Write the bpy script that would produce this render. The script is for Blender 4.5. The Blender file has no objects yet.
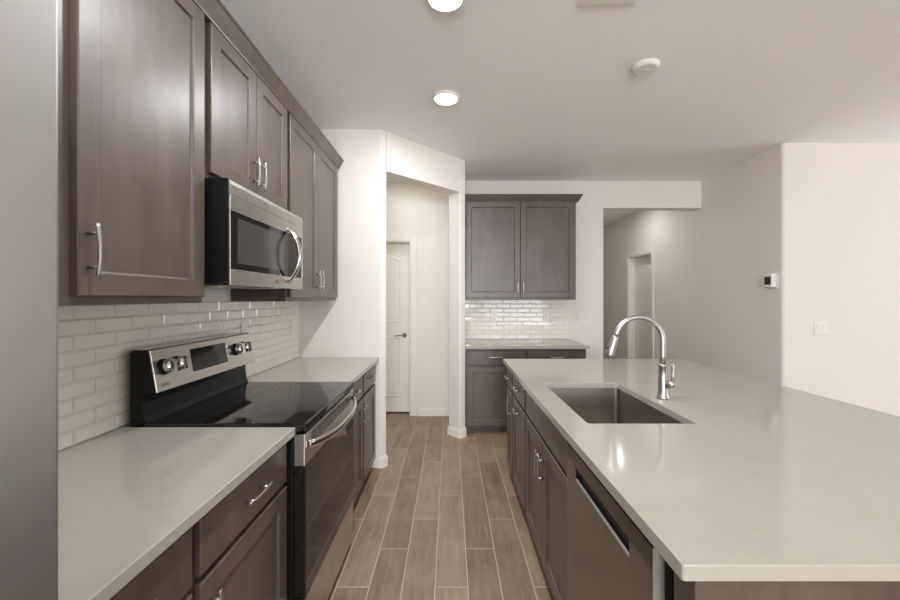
import bpy, bmesh, math, random
from mathutils import Vector, Matrix
random.seed(7)
S = bpy.context.scene
COL = S.collection
R = math.radians

# ------------------------------------------------------------------ camera, world, light, exposure
cam_data = bpy.data.cameras.new('camera')
cam_data.sensor_width = 36.0
cam_data.lens = 384.0 / 900.0 * 36.0
cam_data.shift_y = -2.0 / 900.0
cam_data.clip_start = 0.02
cam = bpy.data.objects.new('camera', cam_data)
cam.location = (0, 0, 1.389)
cam.rotation_euler = (R(90), 0, 0)
COL.objects.link(cam)
S.camera = cam

world = bpy.data.worlds.new('world')
S.world = world
world.use_nodes = True
world.node_tree.nodes['Background'].inputs[0].default_value = (0.85, 0.92, 1.0, 1)
world.node_tree.nodes['Background'].inputs[1].default_value = 1.0

def area(name, loc, rot, sx, sy, power, color):
    l = bpy.data.lights.new(name, 'AREA')
    l.shape = 'RECTANGLE'; l.size = sx; l.size_y = sy
    l.energy = power; l.color = color
    o = bpy.data.objects.new(name, l)
    o.location = loc; o.rotation_euler = rot
    COL.objects.link(o)
    return o
WARM = (0.97, 1.0, 1.02)
area('daylight_patio_door', (2.3, -4.93, 1.1), (R(90), 0, 0), 2.2, 2.0, 72, (0.95, 1.0, 1.05))
area('added_side_light', (6.93, 2.35, 1.5), (R(90), 0, R(90)), 1.7, 1.4, 42, (0.95, 1.0, 1.05))  # added fill at an invented window, brightens the left tiles
area('added_rear_light', (-.1, -4.93, 1.55), (R(90), 0, 0), 1.5, 1.2, 135, (0.95, 1.0, 1.05))  # added fill at an invented window, lifts pantry, back and hall walls

S.view_settings.view_transform = 'Standard'
S.view_settings.look = 'None'
S.view_settings.gamma = 1.0
S.view_settings.use_curve_mapping = False
S.view_settings.exposure = 0.42
LAMP_W = 9.8
try:
    S.cycles.max_bounces = 14
    S.cycles.diffuse_bounces = 8
    S.cycles.sample_clamp_indirect = 6
    S.cycles.use_denoising = True
except Exception:
    pass

# ------------------------------------------------------------------ colour and materials
def lin(r, g, b):
    f = lambda c: (c / 255.0 / 12.92) if c / 255.0 <= 0.04045 else ((c / 255.0 + 0.055) / 1.055) ** 2.4
    return (f(r), f(g), f(b), 1.0)

def mat(name, col, rough=0.5, metal=0.0, spec=0.5, coat=0.0, coat_rough=0.1, emit=None, emit_s=0.0):
    m = bpy.data.materials.new(name); m.use_nodes = True
    b = m.node_tree.nodes['Principled BSDF']
    b.inputs['Base Color'].default_value = col
    b.inputs['Roughness'].default_value = rough
    b.inputs['Metallic'].default_value = metal
    b.inputs['Specular IOR Level'].default_value = spec
    b.inputs['Coat Weight'].default_value = coat
    b.inputs['Coat Roughness'].default_value = coat_rough
    if emit:
        b.inputs['Emission Color'].default_value = emit
        b.inputs['Emission Strength'].default_value = emit_s
    return m

def nodes(m):
    nt = m.node_tree
    return nt, nt.nodes, nt.links, nt.nodes['Principled BSDF']

def paint(name, col, bump=0.0, scale=60, rough=0.85):
    m = mat(name, col, rough, spec=0.2)
    nt, N, L, b = nodes(m)
    tc = N.new('ShaderNodeTexCoord')
    no = N.new('ShaderNodeTexNoise'); no.inputs['Scale'].default_value = scale
    no.inputs['Detail'].default_value = 3
    L.new(tc.outputs['Object'], no.inputs['Vector'])
    mx = N.new('ShaderNodeMix'); mx.data_type = 'RGBA'
    mx.inputs[6].default_value = col
    mx.inputs[7].default_value = (col[0] * .965, col[1] * .965, col[2] * .96, 1)
    L.new(no.outputs['Fac'], mx.inputs[0]); L.new(mx.outputs[2], b.inputs['Base Color'])
    if bump:
        bp = N.new('ShaderNodeBump'); bp.inputs['Strength'].default_value = bump
        bp.inputs['Distance'].default_value = 0.003
        L.new(no.outputs['Fac'], bp.inputs['Height']); L.new(bp.outputs['Normal'], b.inputs['Normal'])
    return m

def wood(name, c1, c2, rough=0.40, scale=(7, 7, 1.0)):
    m = mat(name, c1, rough, spec=0.5, coat=0.4, coat_rough=0.32)
    nt, N, L, b = nodes(m)
    tc = N.new('ShaderNodeTexCoord')
    oi = N.new('ShaderNodeObjectInfo')
    ad = N.new('ShaderNodeVectorMath'); ad.operation = 'ADD'
    mu = N.new('ShaderNodeMath'); mu.operation = 'MULTIPLY'; mu.inputs[1].default_value = 17.0
    L.new(oi.outputs['Random'], mu.inputs[0])
    L.new(tc.outputs['Object'], ad.inputs[0]); L.new(mu.outputs[0], ad.inputs[1])
    mp = N.new('ShaderNodeMapping'); mp.inputs['Scale'].default_value = scale
    L.new(ad.outputs[0], mp.inputs['Vector'])
    n1 = N.new('ShaderNodeTexNoise'); n1.inputs['Scale'].default_value = 2.2
    n1.inputs['Detail'].default_value = 7; n1.inputs['Roughness'].default_value = .62
    n1.inputs['Distortion'].default_value = .6
    L.new(mp.outputs[0], n1.inputs['Vector'])
    n2 = N.new('ShaderNodeTexNoise'); n2.inputs['Scale'].default_value = 3.0
    n2.inputs['Detail'].default_value = 2
    L.new(ad.outputs[0], n2.inputs['Vector'])
    av = N.new('ShaderNodeMath'); av.operation = 'MULTIPLY_ADD'
    av.inputs[1].default_value = .6
    h = N.new('ShaderNodeMath'); h.operation = 'MULTIPLY'; h.inputs[1].default_value = .4
    L.new(n2.outputs['Fac'], h.inputs[0]); L.new(n1.outputs['Fac'], av.inputs[0]); L.new(h.outputs[0], av.inputs[2])
    rp = N.new('ShaderNodeValToRGB')
    rp.color_ramp.elements[0].position = .36; rp.color_ramp.elements[0].color = c2
    rp.color_ramp.elements[1].position = .66; rp.color_ramp.elements[1].color = c1
    L.new(av.outputs[0], rp.inputs[0]); L.new(rp.outputs[0], b.inputs['Base Color'])
    bp = N.new('ShaderNodeBump'); bp.inputs['Strength'].default_value = .08; bp.inputs['Distance'].default_value = .002
    L.new(n1.outputs['Fac'], bp.inputs['Height']); L.new(bp.outputs[0], b.inputs['Normal'])
    return m

def brushed(name, col, rough, scale=(2, 2, 220), bump=.015):
    m = mat(name, col, rough, metal=1.0)
    nt, N, L, b = nodes(m)
    tc = N.new('ShaderNodeTexCoord')
    mp = N.new('ShaderNodeMapping'); mp.inputs['Scale'].default_value = scale
    L.new(tc.outputs['Object'], mp.inputs['Vector'])
    no = N.new('ShaderNodeTexNoise'); no.inputs['Scale'].default_value = 3; no.inputs['Detail'].default_value = 4
    L.new(mp.outputs[0], no.inputs['Vector'])
    mr = N.new('ShaderNodeMapRange'); mr.inputs[3].default_value = rough * .92; mr.inputs[4].default_value = rough * 1.1
    L.new(no.outputs['Fac'], mr.inputs[0]); L.new(mr.outputs[0], b.inputs['Roughness'])
    bp = N.new('ShaderNodeBump'); bp.inputs['Strength'].default_value = bump; bp.inputs['Distance'].default_value = .001
    L.new(no.outputs['Fac'], bp.inputs['Height']); L.new(bp.outputs[0], b.inputs['Normal'])
    return m

def quartz(name):
    c = lin(168, 163, 154)
    m = mat(name, c, .09, spec=.5)
    nt, N, L, b = nodes(m)
    tc = N.new('ShaderNodeTexCoord')
    n0 = N.new('ShaderNodeTexNoise'); n0.inputs['Scale'].default_value = 2.2; n0.inputs['Detail'].default_value = 6
    n0.inputs['Distortion'].default_value = 1.6
    n1 = N.new('ShaderNodeTexNoise'); n1.inputs['Scale'].default_value = 420; n1.inputs['Detail'].default_value = 1
    L.new(tc.outputs['Object'], n0.inputs['Vector']); L.new(tc.outputs['Object'], n1.inputs['Vector'])
    rp = N.new('ShaderNodeValToRGB')
    e = rp.color_ramp.elements
    e[0].position = .0; e[0].color = c
    e[1].position = 1.; e[1].color = c
    v = e.new(.47); v.color = c
    v = e.new(.5); v.color = lin(166, 161, 152)
    v = e.new(.53); v.color = c
    L.new(n0.outputs['Fac'], rp.inputs[0])
    mx = N.new('ShaderNodeMix'); mx.data_type = 'RGBA'; mx.blend_type = 'MULTIPLY'
    mx.inputs[0].default_value = .12
    L.new(rp.outputs[0], mx.inputs[6]); L.new(n1.outputs['Color'], mx.inputs[7])
    L.new(rp.outputs[0], b.inputs['Base Color'])
    return m

def plank_floor(name):
    m = mat(name, lin(130, 112, 98), .36, spec=.45)
    nt, N, L, b = nodes(m)
    def M(op, a=None, bb=None, c=None):
        n = N.new('ShaderNodeMath'); n.operation = op
        for i, v in enumerate((a, bb, c)):
            if v is None: continue
            if isinstance(v, (int, float)): n.inputs[i].default_value = v
            else: L.new(v, n.inputs[i])
        return n.outputs[0]
    tc = N.new('ShaderNodeTexCoord')
    sx = N.new('ShaderNodeSeparateXYZ'); L.new(tc.outputs['Object'], sx.inputs[0])
    W, LEN = .158 * .981, .853 * .981
    u = M('DIVIDE', M('ADD', sx.outputs[0], .546 * .981 + W * 60), W)
    col = M('FLOOR', u); fu = M('FRACT', u)
    off = M('MULTIPLY', M('MODULO', col, 3.0), .284 * .981)
    v = M('DIVIDE', M('ADD', M('SUBTRACT', sx.outputs[1], off), -1.845 * .981 + LEN * 20), LEN)
    row = M('FLOOR', v); fv = M('FRACT', v)
    # distance to the nearest edge in metres
    du = M('MULTIPLY', M('MINIMUM', fu, M('SUBTRACT', 1.0, fu)), W)
    dv = M('MULTIPLY', M('MINIMUM', fv, M('SUBTRACT', 1.0, fv)), LEN)
    d = M('MINIMUM', du, dv)
    gr = N.new('ShaderNodeMapRange'); gr.inputs[1].default_value = .0016; gr.inputs[2].default_value = .0026
    L.new(d, gr.inputs[0])
    cb = N.new('ShaderNodeCombineXYZ'); L.new(col, cb.inputs[0]); L.new(row, cb.inputs[1])
    wn = N.new('ShaderNodeTexWhiteNoise'); L.new(cb.outputs[0], wn.inputs['Vector'])
    sc = N.new('ShaderNodeVectorMath'); sc.operation = 'SCALE'; sc.inputs['Scale'].default_value = 9.0
    L.new(wn.outputs['Color'], sc.inputs[0])
    ad = N.new('ShaderNodeVectorMath'); ad.operation = 'ADD'
    L.new(tc.outputs['Object'], ad.inputs[0]); L.new(sc.outputs[0], ad.inputs[1])
    mp = N.new('ShaderNodeMapping'); mp.inputs['Scale'].default_value = (16, 1.6, 1)
    L.new(ad.outputs[0], mp.inputs[0])
    n1 = N.new('ShaderNodeTexNoise'); n1.inputs['Scale'].default_value = 2.0; n1.inputs['Detail'].default_value = 8
    n1.inputs['Roughness'].default_value = .62; n1.inputs['Distortion'].default_value = .8
    L.new(mp.outputs[0], n1.inputs['Vector'])
    n2 = N.new('ShaderNodeTexNoise'); n2.inputs['Scale'].default_value = 5.0; n2.inputs['Detail'].default_value = 3
    L.new(ad.outputs[0], n2.inputs['Vector'])
    g = M('ADD', M('MULTIPLY', n1.outputs['Fac'], .55), M('ADD', M('MULTIPLY', n2.outputs['Fac'], .3), M('MULTIPLY', wn.outputs['Value'], .15)))
    rp = N.new('ShaderNodeValToRGB'); e = rp.color_ramp.elements
    e[0].position = .32; e[0].color = lin(116, 97, 83)
    e[1].position = .68; e[1].color = lin(166, 143, 123)
    L.new(g, rp.inputs[0])
    mx = N.new('ShaderNodeMix'); mx.data_type = 'RGBA'
    mx.inputs[6].default_value = lin(196, 181, 164)
    L.new(gr.outputs[0], mx.inputs[0]); L.new(rp.outputs[0], mx.inputs[7])
    L.new(mx.outputs[2], b.inputs['Base Color'])
    bp = N.new('ShaderNodeBump'); bp.inputs['Strength'].default_value = .5; bp.inputs['Distance'].default_value = .002
    hh = M('ADD', gr.outputs[0], M('MULTIPLY', n1.outputs['Fac'], .15))
    L.new(hh, bp.inputs['Height']); L.new(bp.outputs[0], b.inputs['Normal'])
    rr = N.new('ShaderNodeMapRange'); rr.inputs[3].default_value = .8; rr.inputs[4].default_value = .36
    L.new(gr.outputs[0], rr.inputs[0]); L.new(rr.outputs[0], b.inputs['Roughness'])
    return m

MT = {}
MT['wall'] = paint('wall_paint', lin(231, 226, 220), .12, 90)
MT['ceil'] = paint('ceiling_paint', lin(248, 247, 246), .3, 45)
MT['trim'] = paint('trim_paint', lin(234, 230, 223), 0, 20, .4)
MT['wood'] = wood('stained_maple', lin(98, 85, 75), lin(73, 62, 55))
MT['wood_in'] = mat('cabinet_recess', lin(60, 50, 45), .6)
MT['quartz'] = quartz('quartz')
MT['floor'] = plank_floor('plank_tile')
MT['tile'] = mat('glazed_tile', lin(236, 231, 222), .09, spec=.5)
MT['grout'] = mat('grout', lin(206, 199, 189), .8)
MT['steel'] = brushed('brushed_steel', (.62, .595, .565, 1), .27, (3, 500, 900), .0)
MT['steel_v'] = brushed('brushed_steel_vertical', (.60, .575, .545, 1), .3, (220, 220, 2))
MT['fridge'] = brushed('fridge_steel', (.42, .405, .39, 1), .42, (1.5, 1.5, 60), .0)
MT['nickel'] = mat('brushed_nickel', (.47, .45, .425, 1), .36, metal=1)
MT['chrome'] = mat('polished_steel', (.72, .70, .67, 1), .13, metal=1)
MT['sinksteel'] = brushed('sink_steel', (.40, .365, .325, 1), .34, (120, 3, 3))
MT['dwsteel'] = brushed('dark_steel', (.26, .245, .235, 1), .2, (2, 2, 90), .002)
MT['lip'] = mat('pale_trim', lin(136, 134, 126), .4)
MT['dwdark'] = brushed('control_strip_steel', (.16, .15, .145, 1), .25, (2, 2, 90), .002)
MT['black'] = mat('black_enamel', (.008, .008, .008, 1), .38, spec=.25)
MT['glass_blk'] = mat('black_glass', (.010, .009, .008, 1), .05, spec=.5)
MT['win_blk'] = mat('screened_glass', (.06, .055, .052, 1), .12, spec=.6)
MT['darkgrey'] = mat('dark_grey_plastic', lin(60, 57, 55), .4)
MT['ring'] = mat('burner_print', lin(62, 58, 56), .15)
MT['plastic'] = mat('white_plastic', lin(234, 231, 224), .35)
MT['slot'] = mat('slot_dark', lin(40, 38, 36), .6)
MT['lens'] = mat('lit_lens', (1, 1, 1, 1), .5, emit=(1.0, .95, .87, 1), emit_s=6.0)
MT['vent_dark'] = mat('vent_inside', lin(120, 114, 108), .8)
MT['glass'] = mat('window_glass', (1, 1, 1, 1), .02)
MT['glass'].node_tree.nodes['Principled BSDF'].inputs['Transmission Weight'].default_value = 1.0
MT['bronze'] = mat('dark_nickel', (.32, .29, .26, 1), .3, metal=1)

# ------------------------------------------------------------------ mesh helpers
def box(bm, x0, x1, y0, y1, z0, z1, mi=0):
    v = [bm.verts.new(p) for p in ((x0,y0,z0),(x1,y0,z0),(x1,y1,z0),(x0,y1,z0),(x0,y0,z1),(x1,y0,z1),(x1,y1,z1),(x0,y1,z1))]
    for q in ((0,3,2,1),(4,5,6,7),(0,1,5,4),(1,2,6,5),(2,3,7,6),(3,0,4,7)):
        f = bm.faces.new([v[i] for i in q]); f.material_index = mi

def prism(bm, pts, z0, z1, mi=0):
    a = [bm.verts.new((p[0], p[1], z0)) for p in pts]
    b = [bm.verts.new((p[0], p[1], z1)) for p in pts]
    n = len(pts)
    for i in range(n):
        f = bm.faces.new((a[i], a[(i+1) % n], b[(i+1) % n], b[i])); f.material_index = mi
    bm.faces.new(list(reversed(a))).material_index = mi
    bm.faces.new(b).material_index = mi

def prism_x(bm, pts, x0, x1, mi=0):
    """pts are (y, z); extruded along x"""
    a = [bm.verts.new((x0, p[0], p[1])) for p in pts]
    b = [bm.verts.new((x1, p[0], p[1])) for p in pts]
    n = len(pts)
    fs = []
    for i in range(n):
        f = bm.faces.new((a[i], b[i], b[(i+1) % n], a[(i+1) % n])); f.material_index = mi; fs.append(f)
    bm.faces.new(a).material_index = mi
    bm.faces.new(list(reversed(b))).material_index = mi
    return fs

def tube(bm, path, rad, seg=12, flat=1.0, up=(0, 0, 1), mi=0):
    """sweep an ellipse along a path; rad a number or a list; flat squeezes along the second axis"""
    P = [Vector(p) for p in path]
    n = len(P)
    rs = rad if isinstance(rad, (list, tuple)) else [rad] * n
    rings = []
    U = Vector(up)
    for i in range(n):
        t = (P[min(i+1, n-1)] - P[max(i-1, 0)]).normalized()
        a = U - t * U.dot(t)
        if a.length < 1e-4:
            a = Vector((1, 0, 0)) - t * t.x
        a.normalize()
        b = t.cross(a)
        U = a if abs(Vector(up).dot(t)) > .95 else U
        rings.append([bm.verts.new(P[i] + a * math.cos(2*math.pi*k/seg) * rs[i] + b * math.sin(2*math.pi*k/seg) * rs[i] * flat) for k in range(seg)])
    for i in range(n-1):
        for k in range(seg):
            f = bm.faces.new((rings[i][k], rings[i][(k+1) % seg], rings[i+1][(k+1) % seg], rings[i+1][k]))
            f.smooth = True; f.material_index = mi
    bm.faces.new(list(reversed(rings[0]))).material_index = mi
    bm.faces.new(rings[-1]).material_index = mi

def lathe(bm, prof, seg=32, mat4=None, mi=0, smooth=True):
    """prof: list of (r, z) from bottom to top, spun about z; closed with caps"""
    M4 = mat4 or Matrix.Identity(4)
    rings = []
    for r, z in prof:
        rings.append([bm.verts.new(M4 @ Vector((r * math.cos(2*math.pi*k/seg), r * math.sin(2*math.pi*k/seg), z))) for k in range(seg)])
    for i in range(len(rings)-1):
        for k in range(seg):
            f = bm.faces.new((rings[i][k], rings[i][(k+1) % seg], rings[i+1][(k+1) % seg], rings[i+1][k]))
            f.smooth = smooth; f.material_index = mi
    bm.faces.new(list(reversed(rings[0]))).material_index = mi
    bm.faces.new(rings[-1]).material_index = mi

def obj(name, bm, mats, parent=None, bevel=0.0, seg=2, loc=None):
    bmesh.ops.recalc_face_normals(bm, faces=bm.faces)
    me = bpy.data.meshes.new(name); bm.to_mesh(me); bm.free()
    for m in (mats if isinstance(mats, (list, tuple)) else [mats]):
        me.materials.append(MT[m] if isinstance(m, str) else m)
    o = bpy.data.objects.new(name, me); COL.objects.link(o)
    if parent: o.parent = parent
    if loc: o.location = loc
    if bevel:
        md = o.modifiers.new('bevel', 'BEVEL'); md.width = bevel; md.segments = seg
        md.limit_method = 'ANGLE'; md.angle_limit = R(35)
        md.harden_normals = False
    return o

def thing(name, label, cat, loc=(0, 0, 0), rz=0.0, group=None):
    o = bpy.data.objects.new(name, None); COL.objects.link(o)
    o.empty_display_size = .05
    o.location = loc; o.rotation_euler = (0, 0, rz)
    o['label'] = label; o['category'] = cat
    if group: o['group'] = group
    return o

def tag(o, label, cat, group=None):
    o['label'] = label; o['category'] = cat
    if group: o['group'] = group
    return o

def struct(name, bm, mats, bevel=0.0, parent=None):
    o = obj(name, bm, mats, parent, bevel)
    if not parent: o['kind'] = 'structure'
    return o

def B(*a, **k):
    bm = bmesh.new(); box(bm, *a, **k); return bm

def text_mesh(body, size, depth=.0006):
    c = bpy.data.curves.new('lettering', 'FONT'); c.body = body; c.size = size; c.extrude = depth
    c.align_x = 'LEFT'
    o = bpy.data.objects.new('lettering', c); COL.objects.link(o)
    dg = bpy.context.evaluated_depsgraph_get()
    me = bpy.data.meshes.new_from_object(o.evaluated_get(dg))
    bpy.data.objects.remove(o); bpy.data.curves.remove(c)
    return me

def logo(name, parent, loc, rot, h, m='darkgrey'):
    """round emblem followed by the two letters"""
    bm = bmesh.new()
    r = h * .62
    seg = 28
    # ring of the emblem
    for (ra, rb, a0, a1) in ((r, r * .78, R(-0), R(270)),):
        prev = None
        for k in range(seg + 1):
            a = a0 + (a1 - a0) * k / seg + R(90)
            pa = bm.verts.new((ra*math.cos(a), ra*math.sin(a), 0)); pb = bm.verts.new((rb*math.cos(a), rb*math.sin(a), 0))
            if prev: bm.faces.new((prev[0], pa, pb, prev[1]))
            prev = (pa, pb)
    box(bm, -.06*r, .06*r, -.45*r, .45*r, -.0003, .0003)
    box(bm, -.06*r, .3*r, -.45*r, -.33*r, -.0003, .0003)
    box(bm, .15*r, r, -.06*r, .06*r, -.0003, .0003)
    cir = [bm.verts.new((-.4*r + .12*r*math.cos(2*math.pi*k/10), .35*r + .12*r*math.sin(2*math.pi*k/10), 0)) for k in range(10)]
    bm.faces.new(cir)
    me = text_mesh('LG', h * 1.35)
    bm2 = bmesh.new(); bm2.from_mesh(me)
    bmesh.ops.translate(bm2, verts=bm2.verts, vec=(r * 1.35, -h * .47, 0))
    tmp = bpy.data.meshes.new('t'); bm2.to_mesh(tmp); bm2.free()
    bm.from_mesh(tmp); bpy.data.meshes.remove(tmp); bpy.data.meshes.remove(me)
    o = obj(name, bm, m, parent)
    o.location = loc; o.rotation_euler = rot
    return o

def arc(cx, cy, r, a0, a1, n=6):
    return [(cx + r*math.cos(a0 + (a1-a0)*i/n), cy + r*math.sin(a0 + (a1-a0)*i/n)) for i in range(n+1)]

def round_poly(pts, radii):
    """round chosen corners of a plan polygon"""
    out = []
    n = len(pts)
    for i, p in enumerate(pts):
        r = radii.get(i, 0)
        if not r: out.append(p); continue
        P = Vector(p); A = (Vector(pts[i-1]) - P).normalized(); Bv = (Vector(pts[(i+1) % n]) - P).normalized()
        ang = A.angle(Bv)
        d = r / math.tan(ang / 2)
        p0 = P + A * d; p1 = P + Bv * d
        for k in range(6):
            t = k / 5
            q = p0 * (1-t)**2 + P * 2*t*(1-t) + p1 * t**2
            out.append((q.x, q.y))
    return out

# ------------------------------------------------------------------ the room
WX = -1.216          # face of the left wall
BY = 4.444           # face of the back wall
GX = 2.908           # face of the grey hall wall
CZ = 2.743           # ceiling
FL = 0.026           # floor level
FZ = 3.354           # face of the right wall toward the camera

struct('floor', B(-1.336, 7.12, -5.12, 8.3, -.1, FL), 'floor')
struct('ceiling', B(-1.336, 7.12, -5.12, 8.3, CZ, CZ + .1), 'ceil')
struct('wall_left', B(WX - .12, WX, -5.12, 8.3, 0, CZ), 'wall')

# pantry walls: a stub facing the camera, then a 45 degree wall with a cased opening without a door
bm = bmesh.new()
A0 = (-.554, 3.084); K = .16 * .70711
def on(t, inw=0.0): return (A0[0] + t - inw, A0[1] + t + inw)
prism(bm, round_poly([(WX, 3.084), A0, on(.041), on(.041, K), (WX, 3.084 + .16)], {1: .03, 2: .018, 3: .018}), 0, CZ)
prism(bm, round_poly([on(.651), on(.703), (.149, BY), (.02, BY), (.02, on(.651, K)[1] + .03), on(.651, K)], {0: .018, 1: .02, 5: .015}), 0, CZ)
prism(bm, [on(.0405), on(.652), on(.652, K), on(.0405, K)], 2.42, CZ)
struct('wall_pantry', bm, 'wall')

# back wall with the pantry door opening and the header over the hall
DX0, DX1 = -1.125, -.452
bm = bmesh.new()
box(bm, WX, DX0, BY, BY + .14, 0, CZ)
box(bm, DX0, DX1, BY, BY + .14, 2.05, CZ)
prism(bm, round_poly([(DX1, BY), (1.78, BY), (1.78, BY + .14), (DX1, BY + .14)], {1: .018, 2: .018}), 0, CZ)
box(bm, 1.76, GX, BY, BY + .14, 2.431, CZ)
struct('wall_back', bm, 'wall')

# hall: grey wall with a door, then the return wall that faces the camera
HY0, HY1 = 5.53, 6.25
bm = bmesh.new()
prism(bm, round_poly([(GX, FZ), (7.0, FZ), (7.0, FZ + .14), (GX + .14, FZ + .14), (GX + .14, HY0), (GX, HY0)], {0: .028}), 0, CZ)
box(bm, GX, GX + .14, HY0, HY1, 2.045, CZ)
box(bm, GX, GX + .14, HY1, 8.2, 0, CZ)
struct('wall_right', bm, 'wall')
struct('wall_hall', B(1.64, 1.78, BY + .14, 8.2, 0, CZ), 'wall')
struct('wall_hall_end', B(WX, 7.12, 8.2, 8.3, 0, CZ), 'wall')

# walls behind and right of the camera, with a patio door and invented windows that add daylight
bm = bmesh.new()
box(bm, WX, -.9, -5.12, -5, 0, CZ); box(bm, .7, 1.15, -5.12, -5, 0, CZ); box(bm, -.9, .7, -5.12, -5, 0, .9); box(bm, -.9, .7, -5.12, -5, 2.2, CZ); box(bm, 3.45, 7.0, -5.12, -5, 0, CZ); box(bm, 1.15, 3.45, -5.12, -5, 2.15, CZ)
struct('wall_rear', bm, 'wall')
bm = bmesh.new()
box(bm, 7.0, 7.12, -5.12, 1.45, 0, CZ); box(bm, 7.0, 7.12, 3.25, FZ, 0, CZ)
box(bm, 7.0, 7.12, 1.45, 3.25, 0, .78); box(bm, 7.0, 7.12, 1.45, 3.25, 2.22, CZ)
struct('wall_side', bm, 'wall')
def window(name, w, h, loc, rz):
    r = bpy.data.objects.new(name, None); COL.objects.link(r); r.location = loc; r.rotation_euler = (0, 0, rz); r['kind'] = 'structure'
    bm = bmesh.new()
    for a, b2, c, d in ((-w/2, w/2, 0, .05), (-w/2, w/2, h-.05, h), (-w/2, -w/2+.05, .05, h-.05), (w/2-.05, w/2, .05, h-.05), (-.03, .03, .05, h-.05)):
        box(bm, a, b2, -.03, .03, c, d)
    obj('window_frame', bm, 'trim', r)
    obj('pane', B(-w/2 + .05, w/2 - .05, .012, .018, .05, h - .05), 'glass', r)
window('window_1', 2.3, 2.15, (2.3, -5.06, 0), 0)
window('added_window_2', 1.8, 1.44, (7.06, 2.35, .78), R(90))  # invented window, out of view, goes with the added side light

window('added_window_3', 1.6, 1.3, (-.1, -5.06, .9), 0)  # made-up window behind the camera for the added rear light
# baseboards
def base_run(bm, p, q, n, h=.085, t=.014):
    p = Vector(p); q = Vector(q); n = Vector(n) * t
    pts = [p, q, q + n, p + n]
    a = [(v.x, v.y) for v in pts]
    prism(bm, a, FL, FL + h - .012)
    n2 = n * .45
    prism(bm, [(v.x, v.y) for v in (p, q, q + n2, p + n2)], FL + h - .012, FL + h)
q = .70711
bm = bmesh.new()
base_run(bm, (DX1 + .075, BY), (.02, BY), (0, -1)); 
struct('baseboard_back', bm, 'trim')
bm = bmesh.new()
# rounds the end of the angled wall
c0 = on(.651, K); c1 = on(.651); c2 = on(.703)
def wrap(bm, pts, h=.085, t=.014):
    P = [Vector(p) for p in pts]; out = []
    for i, p in enumerate(P):
        d1 = (p - P[i-1]).normalized() if i else (P[1] - P[0]).normalized()
        d2 = (P[i+1] - p).normalized() if i < len(P)-1 else d1
        n = Vector((d1.y, -d1.x)) + Vector((d2.y, -d2.x)); n.normalize()
        c = max(.5, n.dot(Vector((d1.y, -d1.x))))
        out.append(n / c)
    for k, (z0, z1, tt) in enumerate(((FL, FL + h - .014, t), (FL + h - .014, FL + h, t * .45))):
        prism(bm, [(v.x, v.y) for v in P] + [((P[i] + out[i]*tt).x, (P[i] + out[i]*tt).y) for i in reversed(range(len(P)))], z0, z1)
rp = round_poly([c0, c1, c2, (.149, 3.83)], {1: .018, 2: .02})
wrap(bm, rp[:-1] if False else rp)
struct('baseboard_pantry', bm, 'trim')
bm = bmesh.new()
rp = round_poly([(-.585, 3.084), A0, on(.041), on(.041, K)], {1: .03, 2: .018})
wrap(bm, rp)
struct('baseboard_left', bm, 'trim')
bm = bmesh.new()
base_run(bm, (GX + .03, FZ), (6.99, FZ), (0, -1)); base_run(bm, (GX, FZ + .03), (GX, HY0 - .075), (-1, 0)); base_run(bm, (GX, HY1 + .075), (GX, 8.2), (-1, 0))
struct('baseboard_right', bm, 'trim')

# doors with moulded panels
def panel_door(name, w, h, loc, rz, lever_side, arch, wall_t=.14):
    """front of wall at y = 0; opening 0..w; leaf at the far side of the wall"""
    r = bpy.data.objects.new(name, None); COL.objects.link(r); r.location = loc; r.rotation_euler = (0, 0, rz); r['kind'] = 'structure'
    bm = bmesh.new()
    c = .062
    for a, b2, z0, z1 in ((-c, .004, FL, h + c), (w - .004, w + c, FL, h + c), (.004, w - .004, h - .004, h + c)):
        box(bm, a, b2, -.016, -.0005, z0, z1)
    obj('door_casing', bm, 'trim', r, .004)
    bm = bmesh.new()
    box(bm, .0005, .016, 0, wall_t, FL, h); box(bm, w - .016, w - .0005, 0, wall_t, FL, h); box(bm, .016, w - .016, 0, wall_t, h - .016, h - .0005)
    obj('door_jamb', bm, 'trim', r)
    bm = bmesh.new()
    y0 = .095
    box(bm, .019, w - .019, y0, y0 + .035, FL + .018, h - .019)
    def raised(x0, x1, z0, z1, ar):
        n = 10
        def loop(ins, y):
            pts = [(x0 + ins, y, z0 + ins), (x1 - ins, y, z0 + ins)]
            for i in range(n + 1):
                t = i / n
                x = (x1 - ins) + ((x0 + ins) - (x1 - ins)) * t
                pts.append((x, y, z1 - ins - ar * (1 - math.sin(math.pi * t))))
            return [bm.verts.new(p) for p in pts]
        Ls = [loop(0, y0 - .0005), loop(.012, y0 - .008), loop(.026, y0 - .002), loop(.055, y0 - .006)]
        for a, b2 in zip(Ls, Ls[1:]):
            for i in range(len(a)):
                bm.faces.new((a[i], a[(i+1) % len(a)], b2[(i+1) % len(a)], b2[i]))
        bm.faces.new(Ls[-1])
    raised(.13, w - .13, 1.10, h - .15, arch)
    raised(.13, w - .13, .22, .93, 0)
    leaf = obj('door_leaf', bm, 'trim', r)
    bm = bmesh.new()
    lx = w - .085 if lever_side > 0 else .085
    lathe(bm, [(.026, 0), (.026, .006), (.012, .01), (.011, .04), (.0, .042)], 20, Matrix.Translation((lx, y0, .95)) @ Matrix.Rotation(R(90), 4, 'X'))
    tube(bm, [(lx, y0 - .04, .95), (lx - lever_side * .03, y0 - .045, .952), (lx - lever_side * .075, y0 - .043, .948), (lx - lever_side * .11, y0 - .04, .940)], [.009, .008, .007, .005], 10, .8)
    obj('door_handle', bm, 'bronze', leaf)
    return r
panel_door('door_1', DX1 - DX0, 2.05, (DX0, BY, 0), 0, 1, .06)
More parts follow.
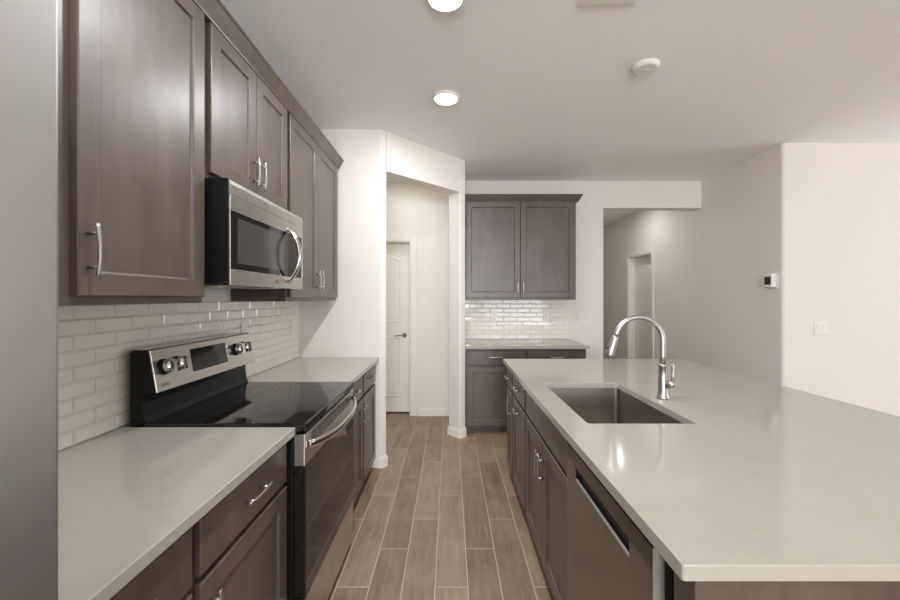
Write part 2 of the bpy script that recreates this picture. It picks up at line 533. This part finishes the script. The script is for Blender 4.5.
panel_door('door_2', HY1 - HY0, 2.045, (GX, HY1, 0), R(-90), 1, .07)

# ------------------------------------------------------------------ cabinets
def door_bm(x0, x1, z0, z1, y=-.021, fr=.058, t=.02):
    bm = bmesh.new()
    def ring(i, yy): return [bm.verts.new(p) for p in ((x0+i, yy, z0+i), (x1-i, yy, z0+i), (x1-i, yy, z1-i), (x0+i, yy, z1-i))]
    rs = [ring(0, y + t), ring(0, y + .003), ring(.003, y), ring(fr, y), ring(fr + .004, y + .003), ring(fr + .007, y + .0085)]
    for a, b in zip(rs, rs[1:]):
        for i in range(4): bm.faces.new((a[i], a[(i+1) % 4], b[(i+1) % 4], b[i]))
    bm.faces.new(rs[-1]); bm.faces.new(list(reversed(rs[0])))
    return bm
def slab_bm(x0, x1, z0, z1, y=-.021, t=.02):
    bm = bmesh.new()
    def ring(i, yy): return [bm.verts.new(p) for p in ((x0+i, yy, z0+i), (x1-i, yy, z0+i), (x1-i, yy, z1-i), (x0+i, yy, z1-i))]
    rs = [ring(0, y + t), ring(0, y + .004), ring(.004, y)]
    for a, b in zip(rs, rs[1:]):
        for i in range(4): bm.faces.new((a[i], a[(i+1) % 4], b[(i+1) % 4], b[i]))
    bm.faces.new(rs[-1]); bm.faces.new(list(reversed(rs[0])))
    return bm
def pull(parent, x, z, vertical, y=-.021, L=.135, gap=.084):
    bm = bmesh.new()
    n = 14; pts = []
    for i in range(n + 1):
        s = -1 + 2 * i / n
        d = y - .024 - .006 * (1 - s * s)
        pts.append((x, d, z + s * L / 2) if vertical else (x + s * L / 2, d, z))
    tube(bm, pts, .0062, 10, .6, up=(1, 0, 0) if vertical else (0, 0, 1))
    for s in (-1, 1):
        p = (x, 0, z + s * gap / 2) if vertical else (x + s * gap / 2, 0, z)
        tube(bm, [(p[0], y - .0002, p[2]), (p[0], y - .028, p[2])], .0045, 10)
    return obj('handle', bm, 'nickel', parent)
def add_door(root, x0, x1, z0, z1, handle=None, name='door', slab=False):
    d = obj(name, (slab_bm if slab else door_bm)(x0, x1, z0, z1), 'wood', root)
    if handle: pull(d, *handle)
    return d

def base_cabinet(label, loc, rz, w, handle_x, group, depth=.60, door_handle='v', top=.8835, false_front=False, doors=1, hz=.60, hollow=False):
    r = thing('base_cabinet', label, 'cabinet', loc, rz, group)
    bm = bmesh.new()
    if hollow:
        obj('side_panel', B(.0008, .012, .0203, depth, .1, top), 'wood', r); obj('side_panel', B(w - .012, w - .0008, .0203, depth, .1, top), 'wood', r)
        obj('bottom_panel', B(.0183, w - .0183, .0203, depth - .0123, .1, .118), 'wood', r)
        obj('back_panel', B(.0183, w - .0183, depth - .012, depth, .1, top), 'wood', r)
        box(bm, .0008, w - .0008, 0, .02, .1, top)
    else:
        box(bm, .0008, w - .0008, 0, depth, .1, top)
    box(bm, .0008, w - .0008, .075, depth, FL, .0995)
    obj('face_frame' if hollow else 'carcass', bm, 'wood', r)
    ins = .014
    if false_front:
        add_door(r, ins, w - ins, .722, .862, None, 'false_front', True)
    else:
        add_door(r, ins, w - ins, .722, .862, (w/2, .80, False), 'drawer', True)
    if doors == 1:
        if door_handle == 'v': h = (handle_x, hz, True)
        elif door_handle == 'h': h = (w/2, .655, False)
        else: h = None
        add_door(r, ins, w - ins, .115, .705, h)
    else:
        add_door(r, ins, w/2 - .002, .115, .705, (w/2 - .032, hz, True))
        add_door(r, w/2 + .002, w - ins, .115, .705, (w/2 + .032, hz, True))
    return r

def wall_cabinet(label, loc, rz, w, z0, z1, depth, doors, handles, group, ins=.018, hz=None, ins0=None):
    r = thing('wall_cabinet', label, 'cabinet', loc, rz, group)
    obj('carcass', B(.0008, w - .0008, 0, depth, z0, z1), 'wood', r, .001)
    hz = hz or (z0 + .135)
    d0 = z0 + .022; d1 = z1 - .0125
    if doors == 1:
        add_door(r, ins0 or ins, w - ins, d0, d1, (handles, hz, True))
    else:
        add_door(r, ins, w/2 - .0025, d0, d1, (w/2 - .03, hz, True))
        add_door(r, w/2 + .0025, w - ins, d0, d1, (w/2 + .03, hz, True))
    return r

LEFT = R(90); ISL = R(-90)
FXL = -.614     # left base carcass front; doors stand .021 in front of it
gl = 'base cabinets along the left wall'
base_cabinet('brown base cabinet with one drawer just this side of the range', (FXL, .902, 0), LEFT, .510, .05, gl)
base_cabinet('brown base cabinet at the end of the counter beside the refrigerator', (FXL, .452, 0), LEFT, .449, .40, gl)
base_cabinet('brown base cabinet directly beyond the range, handle at its far side', (FXL, 2.144, 0), LEFT, .485, .44, gl)
base_cabinet('brown base cabinet beyond the range, standing against the white pantry wall', (FXL, 2.630, 0), LEFT, .444, .045, gl)
gb = 'base cabinets on the back wall'
base_cabinet('dark base cabinet on the back wall next to the angled pantry wall', (.152, 3.842, 0), 0, .604, .555, gb)
base_cabinet('dark base cabinet on the back wall at the open end near the hall', (.757, 3.842, 0), 0, .604, .05, gb)

UXL = WX + .003  # wall side
def left_upper(label, y0, w, z0, z1, doors, h, hz=None, ins0=None):
    return wall_cabinet(label, (-.911, y0, 0), LEFT, w, z0, z1, .302, doors, h, 'wall cabinets along the left wall', hz=hz, ins0=ins0)
left_upper('tall brown wall cabinet with one wide door left of the microwave', .876, .537, 1.371, 2.433, 1, .068, ins0=.043)
left_upper('short two door brown wall cabinet mounted above the microwave', 1.416, .706, 1.836, 2.433, 2, 0, hz=1.96)
left_upper('tall two door brown wall cabinet beyond the microwave, beside white wall', 2.125, .935, 1.371, 2.433, 2, 0)
wall_cabinet('two door brown wall cabinet hung on the back wall above tiles', (.152, 4.139, 0), 0, 1.205, 1.371, 2.433, .302, 2, 0, 'wall cabinet on the back wall')

# crown mouldings
def crown_profile():
    return [(0, 0), (-.022, .0), (-.024, .006), (-.052, .060), (-.057, .063), (-.057, .074), (0, .074)]
def crown(name, label, loc, rz, w, ret0=False, ret1=False):
    bm = bmesh.new()
    pr = crown_profile()
    prism_pts = pr
    def ring(x, k):   # mitred ends: k = +-1 shifts x with the projection
        return [bm.verts.new((x + k * (-p[0]), p[0], p[1])) for p in prism_pts]
    a = ring(0, -1 if ret0 else 0); b = ring(w, 1 if ret1 else 0)
    n = len(pr)
    for i in range(n): bm.faces.new((a[i], b[i], b[(i+1) % n], a[(i+1) % n]))
    if not ret0: bm.faces.new(a)
    if not ret1: bm.faces.new(list(reversed(b)))
    for flag, x, rg, sgn in ((ret0, 0, a, -1), (ret1, w, b, 1)):
        if flag:
            c = [bm.verts.new((x + sgn * (-p[0]), .30, p[1])) for p in pr]
            for i in range(n): bm.faces.new((rg[i], c[i], c[(i+1) % n], rg[(i+1) % n]))
            bm.faces.new(c)
    o = obj(name, bm, 'wood')
    o.location = loc; o.rotation_euler = (0, 0, rz)
    return tag(o, label, 'crown molding')
crown('crown_molding', 'long brown crown molding along the top of the left wall cabinets', (-.9105, .876, 2.4215), LEFT, 2.184, False, True)
crown('crown_molding', 'short brown crown molding on top of the back wall cabinet', (.152, 4.1385, 2.4215), 0, 1.205, False, True)

# worktops
CT0, CT1 = .8845, .9145
def worktop(label, x0, x1, y0, y1):
    o = obj('countertop', B(x0, x1, y0, y1, CT0, CT1), 'quartz', None, .003)
    return tag(o, label, 'countertop', 'quartz countertops')
worktop('pale quartz countertop between the refrigerator and the range', WX + .001, -.568, .452, 1.413)
worktop('pale quartz countertop beyond the range, ending at the white pantry wall', WX + .001, -.568, 2.142, 3.083)
worktop('pale quartz countertop on the back wall under the tiled backsplash', .150, 1.385, 3.797, BY - .001)

# ------------------------------------------------------------------ tiled backsplashes
def backsplash(label, loc, rz, w, h, seed, x_shift=0.0):
    """local x along the wall, front faces -y, wall at y = 0"""
    rnd = random.Random(seed)
    bm = bmesh.new()
    box(bm, 0, w, -.0055, -.0003, 0, h, 1)
    TW, TH, G = .1545, .0508, .0016
    rows = int(math.ceil(h / TH))
    for r_ in range(rows):
        z0 = r_ * TH + G/2; z1 = min((r_ + 1) * TH - G/2, h)
        if z1 - z0 < .008: continue
        x = -TW + x_shift + (TW/2 if r_ % 2 else 0)
        while x < w:
            a = max(x + G/2, 0); b = min(x + TW - G/2, w)
            if b - a > .006:
                tx = rnd.uniform(-.0011, .0011); tz = rnd.uniform(-.0006, .0006)
                bev = .0065
                y = -.0105
                o = [bm.verts.new(p) for p in ((a, -.005, z0), (b, -.005, z0), (b, -.005, z1), (a, -.005, z1))]
                e = [bm.verts.new(p) for p in ((a, -.0068, z0), (b, -.0068, z0), (b, -.0068, z1), (a, -.0068, z1))]
                i_ = [bm.verts.new(p) for p in ((a+bev, y - tx*.5 - tz*.5, z0+bev), (b-bev, y + tx*.5 - tz*.5, z0+bev), (b-bev, y + tx*.5 + tz*.5, z1-bev), (a+bev, y - tx*.5 + tz*.5, z1-bev))]
                for A_, B_ in ((o, e), (e, i_)):
                    for k in range(4): bm.faces.new((A_[k], A_[(k+1) % 4], B_[(k+1) % 4], B_[k]))
                bm.faces.new(i_)
            x += TW
    o = obj('backsplash', bm, ['tile', 'grout'])
    o.location = loc; o.rotation_euler = (0, 0, rz)
    return tag(o, label, 'backsplash')
backsplash('white glazed brick tile backsplash on the left wall behind the range', (WX, .46, CT1 + .0005), LEFT, 2.622, .455, 3)
# taller tiled patch between range cabinet and microwave
backsplash('white glazed brick tile backsplash on the back wall under the cabinet', (.151, BY, CT1 + .0005), 0, 1.22, .455, 5)

# ------------------------------------------------------------------ range
RW = .714
rg = thing('electric_range', 'freestanding stainless steel electric range with black glass cooktop', 'range', (-.532, 1.4155, 0), LEFT)
bm = bmesh.new(); box(bm, 0.001, RW - .001, .048, .64, .05, .893); 
obj('range_body', bm, 'black', rg, .003)
bm = bmesh.new(); box(bm, .0, RW, .0, .60, .8945, .926)
ck = obj('cooktop', bm, 'glass_blk', rg, .004)
for (cx, cy, rr) in ((.19, .17, .115), (.52, .17, .09), (.19, .43, .08), (.52, .43, .105)):
    bm = bmesh.new()
    for (ra, rb) in ((rr, rr - .0025), (rr * .62, rr * .62 - .002)):
        prev = None
        for k in range(49):
            a = 2 * math.pi * k / 48
            p = (bm.verts.new((cx + ra*math.cos(a), cy + ra*math.sin(a), .9263)), bm.verts.new((cx + rb*math.cos(a), cy + rb*math.sin(a), .9263)))
            if prev: bm.faces.new((prev[0], p[0], p[1], prev[1]))
            prev = p
    obj('burner_ring', bm, 'ring', ck)
bm = bmesh.new()
box(bm, .004, RW - .004, .004, .047, .765, .884)
od = obj('oven_door', bm, 'steel', rg, .004)
bm = bmesh.new(); box(bm, .004, RW - .004, .002, .047, .278, .764)
obj('door_glass', bm, 'glass_blk', od, .003)
bm = bmesh.new()
for k in range(4):
    for i in range(8):
        x0 = .07 + i * .07
        box(bm, x0, x0 + .058, .0032, .0042, .862 - k * .012, .868 - k * .012)
obj('dark_slot_rows', bm, 'slot', od)  # rows of thin dark bars across the upper steel band
bm = bmesh.new()
pts = []; n = 24
for i in range(n + 1):
    s = -1 + 2 * i / n
    pts.append((RW/2 + s * .338, -.002 - .050 * (1 - abs(s) ** 3.0), .820 + .022 * s * s))
tube(bm, pts, .015, 12, .55, up=(0, 0, 1))
obj('handle', bm, 'chrome', od)
bm = bmesh.new(); box(bm, .004, RW - .004, .004, .047, .065, .270)
obj('storage_drawer', bm, 'steel', rg, .004)
for x in (.05, RW - .05):
    for y in (.12, .55):
        bm = bmesh.new()
        lathe(bm, [(.018, FL), (.018, FL + .008), (.012, FL + .012), (.012, .05)], 14, Matrix.Translation((x, y, 0)))
        obj('foot', bm, 'black', rg)
# control housing at the back
bm = bmesh.new()
prism_x(bm, [(.648, .80), (.648, 1.188), (.638, 1.196), (.590, 1.196), (.583, 1.190), (.578, 1.170), (.560, 1.05), (.562, 1.036), (.596, 1.030), (.602, 1.0), (.594, .945), (.585, .926), (.605, .926), (.6402, .80)], .001, RW - .001)
bg = obj('backguard', bm, 'black', rg, .002)
# steel fascia follows the slope between (.583,1.19) and (.556,1.036)
sl = Vector((0, .556 - .583, 1.036 - 1.190)); sl_n = Vector((0, -sl.z, sl.y)).normalized()
sl_n = -Vector((0, .985, .0)) if sl_n.y > 0 and False else sl_n
if sl_n.y > 0: sl_n = -sl_n
dn = sl.normalized()
def fascia(u, v, d=0.0):    # u along the range, v down the slope from its top, d out of the face
    p = Vector((u, .581, 1.192)) + dn * v + sl_n * d
    return p
def fas_box(bm, u0, u1, v0, v1, d0, d1, mi=0):
    P = [fascia(u, v, d) for d in (d0, d1) for (u, v) in ((u0, v0), (u1, v0), (u1, v1), (u0, v1))]
    vs = [bm.verts.new(p) for p in P]
    for q_ in ((0,1,2,3), (7,6,5,4), (0,4,5,1), (1,5,6,2), (2,6,7,3), (3,7,4,0)):
        bm.faces.new([vs[i] for i in q_]).material_index = mi
bm = bmesh.new(); fas_box(bm, .0, RW, -.002, .158, .0005, .0065)
fs = obj('fascia', bm, 'steel', bg, .002)
bm = bmesh.new(); box(bm, 0, RW, .581, .640, 1.1965, 1.1995)
obj('top_trim', bm, 'steel', bg, .001)
bm = bmesh.new(); fas_box(bm, .21, .465, .022, .118, .0068, .0078)
obj('display', bm, 'glass_blk', fs)
rot = Matrix((Vector((1, 0, 0)), -dn, sl_n)).transposed().to_4x4()   # x along, y up the slope, z outward
for u in (.052, .124, .545, .617):
    bm = bmesh.new()
    lathe(bm, [(.031, 0), (.031, .004), (.028, .006), (.026, .008)], 28, mi=1)
    lathe(bm, [(.027, .008), (.0265, .030), (.024, .034), (.0, .0345)], 28, mi=0)
    box(bm, -.0075, .0075, -.025, .025, .030, .046)
    k_ = obj('knob', bm, ['chrome', 'black'], fs)
    p = fascia(u, .068, .007)
    k_.matrix_local = Matrix.Translation(p) @ rot
lg = logo('emblem', fs, (0, 0, 0), (0, 0, 0), .013)
lg.matrix_local = Matrix.Translation(fascia(.032, .133, .0072)) @ rot

# ------------------------------------------------------------------ microwave
MW = .697
mw = thing('microwave', 'stainless steel microwave hung under the cabinet over the range', 'microwave', (-.812, 1.419, 0), LEFT)
bm = bmesh.new(); box(bm, .001, MW - .001, .0065, .395, 1.449, 1.8345)
obj('case', bm, 'black', mw, .003)
bm = bmesh.new()
prism_x(bm, [(.006, 1.774), (.0, 1.774), (.0, 1.812), (.003, 1.826), (.009, 1.8343), (.015, 1.8350), (.015, 1.8347), (.006, 1.83)], 0, MW)
obj('vent_grille', bm, 'steel', mw, .002)
bm = bmesh.new()
box(bm, 0, MW, .0, .006, 1.716, 1.772); box(bm, 0, MW, .0, .006, 1.437, 1.497)
box(bm, 0, .003, .0, .006, 1.497, 1.716); box(bm, MW - .008, MW, 0, .006, 1.497, 1.716)
md = obj('door', bm, 'steel', mw, .002)
bm = bmesh.new(); box(bm, .003, .555, .002, .006, 1.497, 1.716)
obj('door_glass', bm, 'glass_blk', md)
bm = bmesh.new(); box(bm, .052, .465, .0008, .0019, 1.522, 1.694)
obj('window', bm, 'win_blk', md)
bm = bmesh.new(); box(bm, .557, MW - .008, .002, .006, 1.497, 1.716)
obj('control_panel', bm, 'glass_blk', mw)
bm = bmesh.new()
pts = []; n = 22
for i in range(n + 1):
    s = -1 + 2 * i / n
    pts.append((.512, .001 - .058 * (1 - abs(s) ** 2.2), 1.605 + s * .135))
tube(bm, pts, .017, 12, .55, up=(1, 0, 0))
obj('handle', bm, 'chrome', md)
e_ = logo('emblem', md, (.375, -.0008, 1.466), (R(90), 0, 0), .011)
bm = bmesh.new(); box(bm, .03, MW - .03, .06, .385, 1.440, 1.4488); 
obj('bottom_plate', bm, 'darkgrey', mw, .001)
bm = bmesh.new()
for i in range(2): box(bm, .08 + i * .32, .30 + i * .32, .09, .24, 1.436, 1.4398)
obj('grease_filter', bm, 'steel', mw)

# ------------------------------------------------------------------ refrigerator
fr = thing('refrigerator', 'large stainless steel refrigerator at the left edge of the picture', 'refrigerator', (-.452, -.4685, 0), LEFT)
FW = .915
obj('cabinet_case', B(.003, FW - .003, .075, .735, .05, 1.775), 'darkgrey', fr, .004)
for i, (x0, x1) in enumerate(((0, FW/2 - .002), (FW/2 + .002, FW))):
    bm = bmesh.new(); box(bm, x0, x1, 0, .073, .72, 1.78)
    d = obj('door', bm, 'fridge', fr, .006, 4)
    bm = bmesh.new(); hx = FW/2 - .045 if i == 0 else FW/2 + .045
    tube(bm, [(hx, -.045, .85), (hx, -.052, 1.2), (hx, -.045, 1.55)], .011, 12, up=(1, 0, 0))
    for z in (.88, 1.52): tube(bm, [(hx, -.0005, z), (hx, -.045, z)], .009, 10)
    obj('handle', bm, 'chrome', d)
bm = bmesh.new(); box(bm, 0, FW, 0, .073, .06, .712)
d = obj('freezer_drawer', bm, 'fridge', fr, .006, 4)
bm = bmesh.new(); tube(bm, [(.1, -.045, .64), (FW/2, -.052, .64), (FW - .1, -.045, .64)], .011, 12)
for x in (.13, FW - .13): tube(bm, [(x, -.0005, .64), (x, -.045, .64)], .009, 10)
obj('handle', bm, 'chrome', d)
obj('kick_grille', B(.01, FW - .01, .05, .074, FL, .055), 'black', fr)

# ------------------------------------------------------------------ island
FXI = .461
gi = 'cabinets in the island'
base_cabinet('narrow brown island cabinet at the far end of the island', (FXI, 2.975, 0), ISL, .262, .22, gi)
base_cabinet('brown island pull-out cabinet between sink cabinet and narrow end cabinet', (FXI, 2.712, 0), ISL, .466, 0, gi, door_handle='h')
r = base_cabinet('brown two door island cabinet under the sink, no drawer pull', (FXI, 2.245, 0), ISL, .822, 0, gi, false_front=True, doors=2, hz=.585, hollow=True)
# end panel, back panel of the island
bm = bmesh.new()
box(bm, .447, 1.52, .700, .768, FL, .8835)
box(bm, 1.45, 1.52, .7685, 2.975, FL, .8835)
tag(obj('island_panel', bm, 'wood', None, .002), 'brown wooden panel closing the near end of the island', 'panel')

dw = thing('dishwasher', 'dark stainless dishwasher built into the island near its end', 'dishwasher', (.434, 1.421, 0), ISL)
DW = .596
obj('tub_case', B(.004, DW - .004, .046, .60, .10, .865), 'black', dw)
bm = bmesh.new()
box(bm, 0, DW, 0, .026, .115, .758)
box(bm, 0, .095, 0, .026, .7582, .804); box(bm, DW - .105, DW, 0, .026, .7582, .804)
dd = obj('door', bm, 'dwsteel', dw, .0)
obj('control_strip', B(0, DW, 0, .026, .8042, .853), 'dwdark', dw)
obj('inner_door', B(.002, DW - .002, .0265, .0455, .115, .857), 'darkgrey', dw)
obj('handle_recess', B(.096, DW - .106, .0225, .026, .7585, .8038), 'black', dd)
obj('handle_lip', B(.096, DW - .106, -.001, .006, .7585, .7645), 'lip', dd, .001)
obj('door_edge_trim', B(DW + .0003, DW + .002, .001, .026, .115, .853), 'lip', dd)
obj('kick_plate', B(.004, DW - .004, .05, .065, FL, .098), 'black', dw)

# island worktop with the sink cut-out
IX0, IX1, IY0, IY1 = .413, 1.80, .682, 3.0
SX0, SX1, SY0, SY1 = .521, .935, 1.452, 2.145
bm = bmesh.new()
def ringpts(x0, x1, y0, y1, r):
    out = []
    for cx, cy, a in ((x1-r, y0+r, -90), (x1-r, y1-r, 0), (x0+r, y1-r, 90), (x0+r, y0+r, 180)):
        out += arc(cx, cy, r, R(a), R(a + 90), 5)
    return out
inn = ringpts(SX0, SX1, SY0, SY1, .014)
outp = ringpts(IX0, IX1, IY0, IY1, .006)
vt = {}
for nm, pts in (('o', outp), ('i', inn)):
    for z in (CT0, CT1): vt[nm, z] = [bm.verts.new((p[0], p[1], z)) for p in pts]
n = len(inn)
for i in range(n):
    j = (i+1) % n
    bm.faces.new((vt['o', CT1][i], vt['o', CT1][j], vt['i', CT1][j], vt['i', CT1][i]))
    bm.faces.new((vt['o', CT0][j], vt['o', CT0][i], vt['i', CT0][i], vt['i', CT0][j]))
    bm.faces.new((vt['o', CT0][i], vt['o', CT0][j], vt['o', CT1][j], vt['o', CT1][i]))
    bm.faces.new((vt['i', CT0][j], vt['i', CT0][i], vt['i', CT1][i], vt['i', CT1][j]))
tag(obj('countertop', bm, 'quartz', None, .0025), 'large pale quartz island countertop with the sink set in it', 'countertop', 'quartz countertops')

# sink bowl
sk = thing('kitchen_sink', 'rectangular undermount stainless sink bowl set into the island', 'sink', ((SX0+SX1)/2, (SY0+SY1)/2, .655))
bm = bmesh.new()
hx, hy = (SX1-SX0)/2 + .004, (SY1-SY0)/2 + .004
def lp(ix, z, r): return [bm.verts.new((p[0], p[1], z)) for p in ringpts(-hx+ix, hx-ix, -hy+ix, hy-ix, r)]
zt = CT0 - .655 - .0008
Ls = [lp(-.005, zt, .02), lp(0, zt, .016), lp(.004, .03, .022), lp(.012, .012, .03), lp(.03, .004, .04)]
for a, b in zip(Ls, Ls[1:]):
    for i in range(n):
        f = bm.faces.new((a[i], a[(i+1) % n], b[(i+1) % n], b[i])); f.smooth = False
bm.faces.new(Ls[-1])
o = obj('bowl', bm, 'sinksteel', sk)
sm = o.modifiers.new('thickness', 'SOLIDIFY'); sm.thickness = .0015; sm.offset = -1
bm = bmesh.new()
lathe(bm, [(.055, .0045), (.055, .007), (.045, .0075), (.04, .005), (.012, .005), (.012, .012), (.0, .012)], 28)
obj('drain', bm, 'chrome', sk, loc=(.05, 0, 0))

# faucet
fc = thing('faucet', 'tall brushed steel pull-down faucet standing beside the island sink', 'faucet', (1.005, 1.815, CT1 + .0005))
bm = bmesh.new()
lathe(bm, [(.029, 0), (.029, .006), (.024, .012), (.0215, .03), (.020, .07), (.0185, .11), (.0165, .150), (.0185, .152), (.0185, .160), (.0150, .162), (.0135, .163)], 28)
obj('faucet_body', bm, 'nickel', fc)
bm = bmesh.new()
r_ = .112; cz = .272
pts = [(0, 0, .1635), (0, 0, .2), (0, 0, .24)]
for i in range(0, 25):
    a = R(0 + 162 * i / 24)
    pts.append((-r_ + r_ * math.cos(a), 0, cz + r_ * math.sin(a)))
a = R(162); tx, tz = -math.sin(a), math.cos(a)
ex, ez = -r_ + r_*math.cos(a), cz + r_*math.sin(a)
pts.append((ex + tx*.012, 0, ez + tz*.012))
tube(bm, pts, .0125, 16, up=(0, 1, 0))
obj('spout', bm, 'nickel', fc)
bm = bmesh.new()
s0 = .0125
hp = [(ex + tx*d, 0, ez + tz*d) for d in (s0, .02, .05, .085, .105, .112)]
tube(bm, hp, [.0145, .016, .0175, .021, .0225, .020], 18, up=(0, 1, 0))
sh = obj('spray_head', bm, 'nickel', fc)
bm = bmesh.new()
nx, nz = tz, -tx
if nx > 0: nx, nz = -nx, -nz
px, pz = ex + tx*.075, ez + tz*.075
tube(bm, [(px + nx*.016, 0, pz + nz*.016), (px + nx*.026, 0, pz + nz*.026)], [.012, .010], 12, up=(0, 1, 0))
obj('spray_button', bm, 'darkgrey', sh)
bm = bmesh.new()
hd = Vector((.80, -.6, 0)).normalized()
p0 = Vector((0, 0, .062)) + hd * .012
tube(bm, [p0, p0 + hd*.03 + Vector((0, 0, .012)), p0 + hd*.036 + Vector((0, 0, .014))], [.0165, .0165, .012], 16)
p1 = p0 + hd*.028 + Vector((0, 0, .018))
tube(bm, [p1, p1 + Vector((.002, 0, .03)), p1 + Vector((.004, 0, .07)), p1 + Vector((.004, 0, .085))], [.007, .006, .0065, .0075], 12, up=(1, 0, 0))
obj('lever_handle', bm, 'nickel', fc)

# ------------------------------------------------------------------ plates on the walls
def plate(name, label, cat, loc, rz, gangs, kind, group, mat_='plastic'):
    """local: plate faces -y, wall at y = 0"""
    r = thing(name, label, cat, loc, rz, group)
    w = .070 + .046 * (gangs - 1); h = .115
    obj('cover_plate', B(-w/2, w/2, -.006, -.0004, -h/2, h/2), mat_, r, .002)
    for g in range(gangs):
        x = (g - (gangs - 1)/2) * .046
        if kind == 'switch':
            bm = bmesh.new()
            prism_x(bm, [(-.0062, -.033), (-.0105, .033), (-.0062, .033)], x - .0165, x + .0165)
            obj('rocker', bm, mat_, r)
        else:
            o = obj('receptacle', B(x - .0165, x + .0165, -.0085, -.0062, -.033, .033), mat_, r, .001)
            bm = bmesh.new()
            for z in (-.017, .017):
                box(bm, x - .0075, x - .0055, -.0090, -.0086, z - .001, z + .008)
                box(bm, x + .0055, x + .0075, -.0090, -.0086, z - .001, z + .007)
                box(bm, x - .002, x + .002, -.0090, -.0086, z - .010, z - .006)
            obj('slots', bm, 'slot', o)
    return r
TS = .0115
plate('power_outlet', 'white power outlet on the back tiles nearer the pantry wall', 'outlet', (.506, BY - TS, 1.176), 0, 1, 'outlet', 'outlets on the tiled walls')
plate('power_outlet', 'white power outlet on the back tiles nearer the hall', 'outlet', (1.11, BY - TS, 1.176), 0, 1, 'outlet', 'outlets on the tiled walls')
plate('power_outlet', 'white power outlet on the left tiles between range and white wall', 'outlet', (WX + TS, 2.94, 1.165), LEFT, 1, 'outlet', 'outlets on the tiled walls')
plate('power_outlet', 'white power outlet half hidden behind the far end of the range', 'outlet', (WX + TS, 2.245, 1.195), LEFT, 1, 'outlet', 'outlets on the tiled walls')
plate('light_switch', 'white three gang light switch beside the back tiles', 'light switch', (1.565, BY, 1.16), 0, 3, 'switch', 'light switches')
plate('light_switch', 'white two gang light switch on the bright right wall', 'light switch', (3.24, FZ, 1.127), 0, 2, 'switch', 'light switches')

th = thing('thermostat', 'small white thermostat with dark screen on the grey hall wall', 'thermostat', (GX, 3.455, 1.545), R(-90))
obj('back_plate', B(-.050, .050, -.008, -.0005, -.070, .070), 'plastic', th, .003)
hs = obj('housing', B(-.042, .042, -.048, -.0085, -.060, .060), 'plastic', th, .005)
obj('screen', B(-.036, .030, -.0495, -.0482, -.036, .036), 'slot', hs)

# ------------------------------------------------------------------ ceiling fittings
def downlight(label, x, y, power, spread=True):
    r = thing('ceiling_light', label, 'ceiling light', (x, y, CZ), 0, 'round ceiling lights')
    bm = bmesh.new()
    lathe(bm, [(.076, -.016), (.083, -.020), (.090, -.014), (.092, -.0005)], 40)
    obj('trim_ring', bm, 'trim', r)
    bm = bmesh.new()
    lathe(bm, [(.0, -.0225), (.060, -.0215), (.0765, -.0165)], 40)
    obj('lens', bm, 'lens', r)
    l = bpy.data.lights.new('lamp', 'AREA'); l.shape = 'DISK'; l.size = .13; l.energy = power; l.color = WARM
    lo = bpy.data.objects.new('lamp', l); COL.objects.link(lo); lo.parent = r; lo.location = (0, 0, -.026)
    return r
downlight('round lit ceiling light over the middle of the kitchen aisle', -.027, 2.587, LAMP_W)
downlight('round lit ceiling light cut by the top of the picture', -.02, 1.715, LAMP_W)
downlight('unseen round ceiling light added over the aisle beside the refrigerator', -.02, .845, LAMP_W)  # out of view, added to put more light on the counters
downlight('unseen round ceiling light added over the aisle end behind the refrigerator', -.02, -.6, LAMP_W)  # another unseen lamp, added behind the camera for extra light
downlight('round ceiling light in the hall washing the wall near the door', 2.35, 5.42, 4)
downlight('round ceiling light inside the pantry behind the angled wall', -.55, 3.95, 2.2)

def detector(label, x, y):
    sd = thing('smoke_detector', label, 'smoke detector', (x, y, CZ), 0, 'ceiling smoke detectors')
    bm = bmesh.new(); lathe(bm, [(.058, -.026), (.066, -.024), (.071, -.014), (.076, -.009), (.076, -.0005)], 36)
    obj('housing', bm, 'plastic', sd)
    bm = bmesh.new(); lathe(bm, [(.0, -.0275), (.018, -.0273), (.020, -.0261)], 24)
    obj('sensor_cap', bm, 'plastic', sd)
detector('round white smoke detector on the kitchen ceiling above the island', 1.14, 2.24)
detector('round white detector on the hall ceiling, glimpsed under the header', 2.70, 6.65)

av = thing('air_vent', 'rectangular white air vent on the ceiling at the picture top', 'air vent', (.715, 1.595, CZ))
bm = bmesh.new()
vw, vd = .13, .16
for a, b, c, d in ((-vw, vw, -vd, -vd + .03), (-vw, vw, vd - .03, vd), (-vw, -vw + .03, -vd + .03, vd - .03), (vw - .03, vw, -vd + .03, vd - .03)):
    box(bm, a, b, c, d, -.012, -.0005)
obj('frame', bm, 'plastic', av, .003)
obj('backing', B(-vw + .03, vw - .03, -vd + .03, vd - .03, -.003, -.0008), 'vent_dark', av)
for i in range(9):
    y = -vd + .045 + i * .0285
    bm = bmesh.new(); prism_x(bm, [(y, -.012), (y + .002, -.012), (y + .014, -.004), (y + .012, -.004)], -vw + .0305, vw - .0305)
    obj('slat', bm, 'plastic', av)
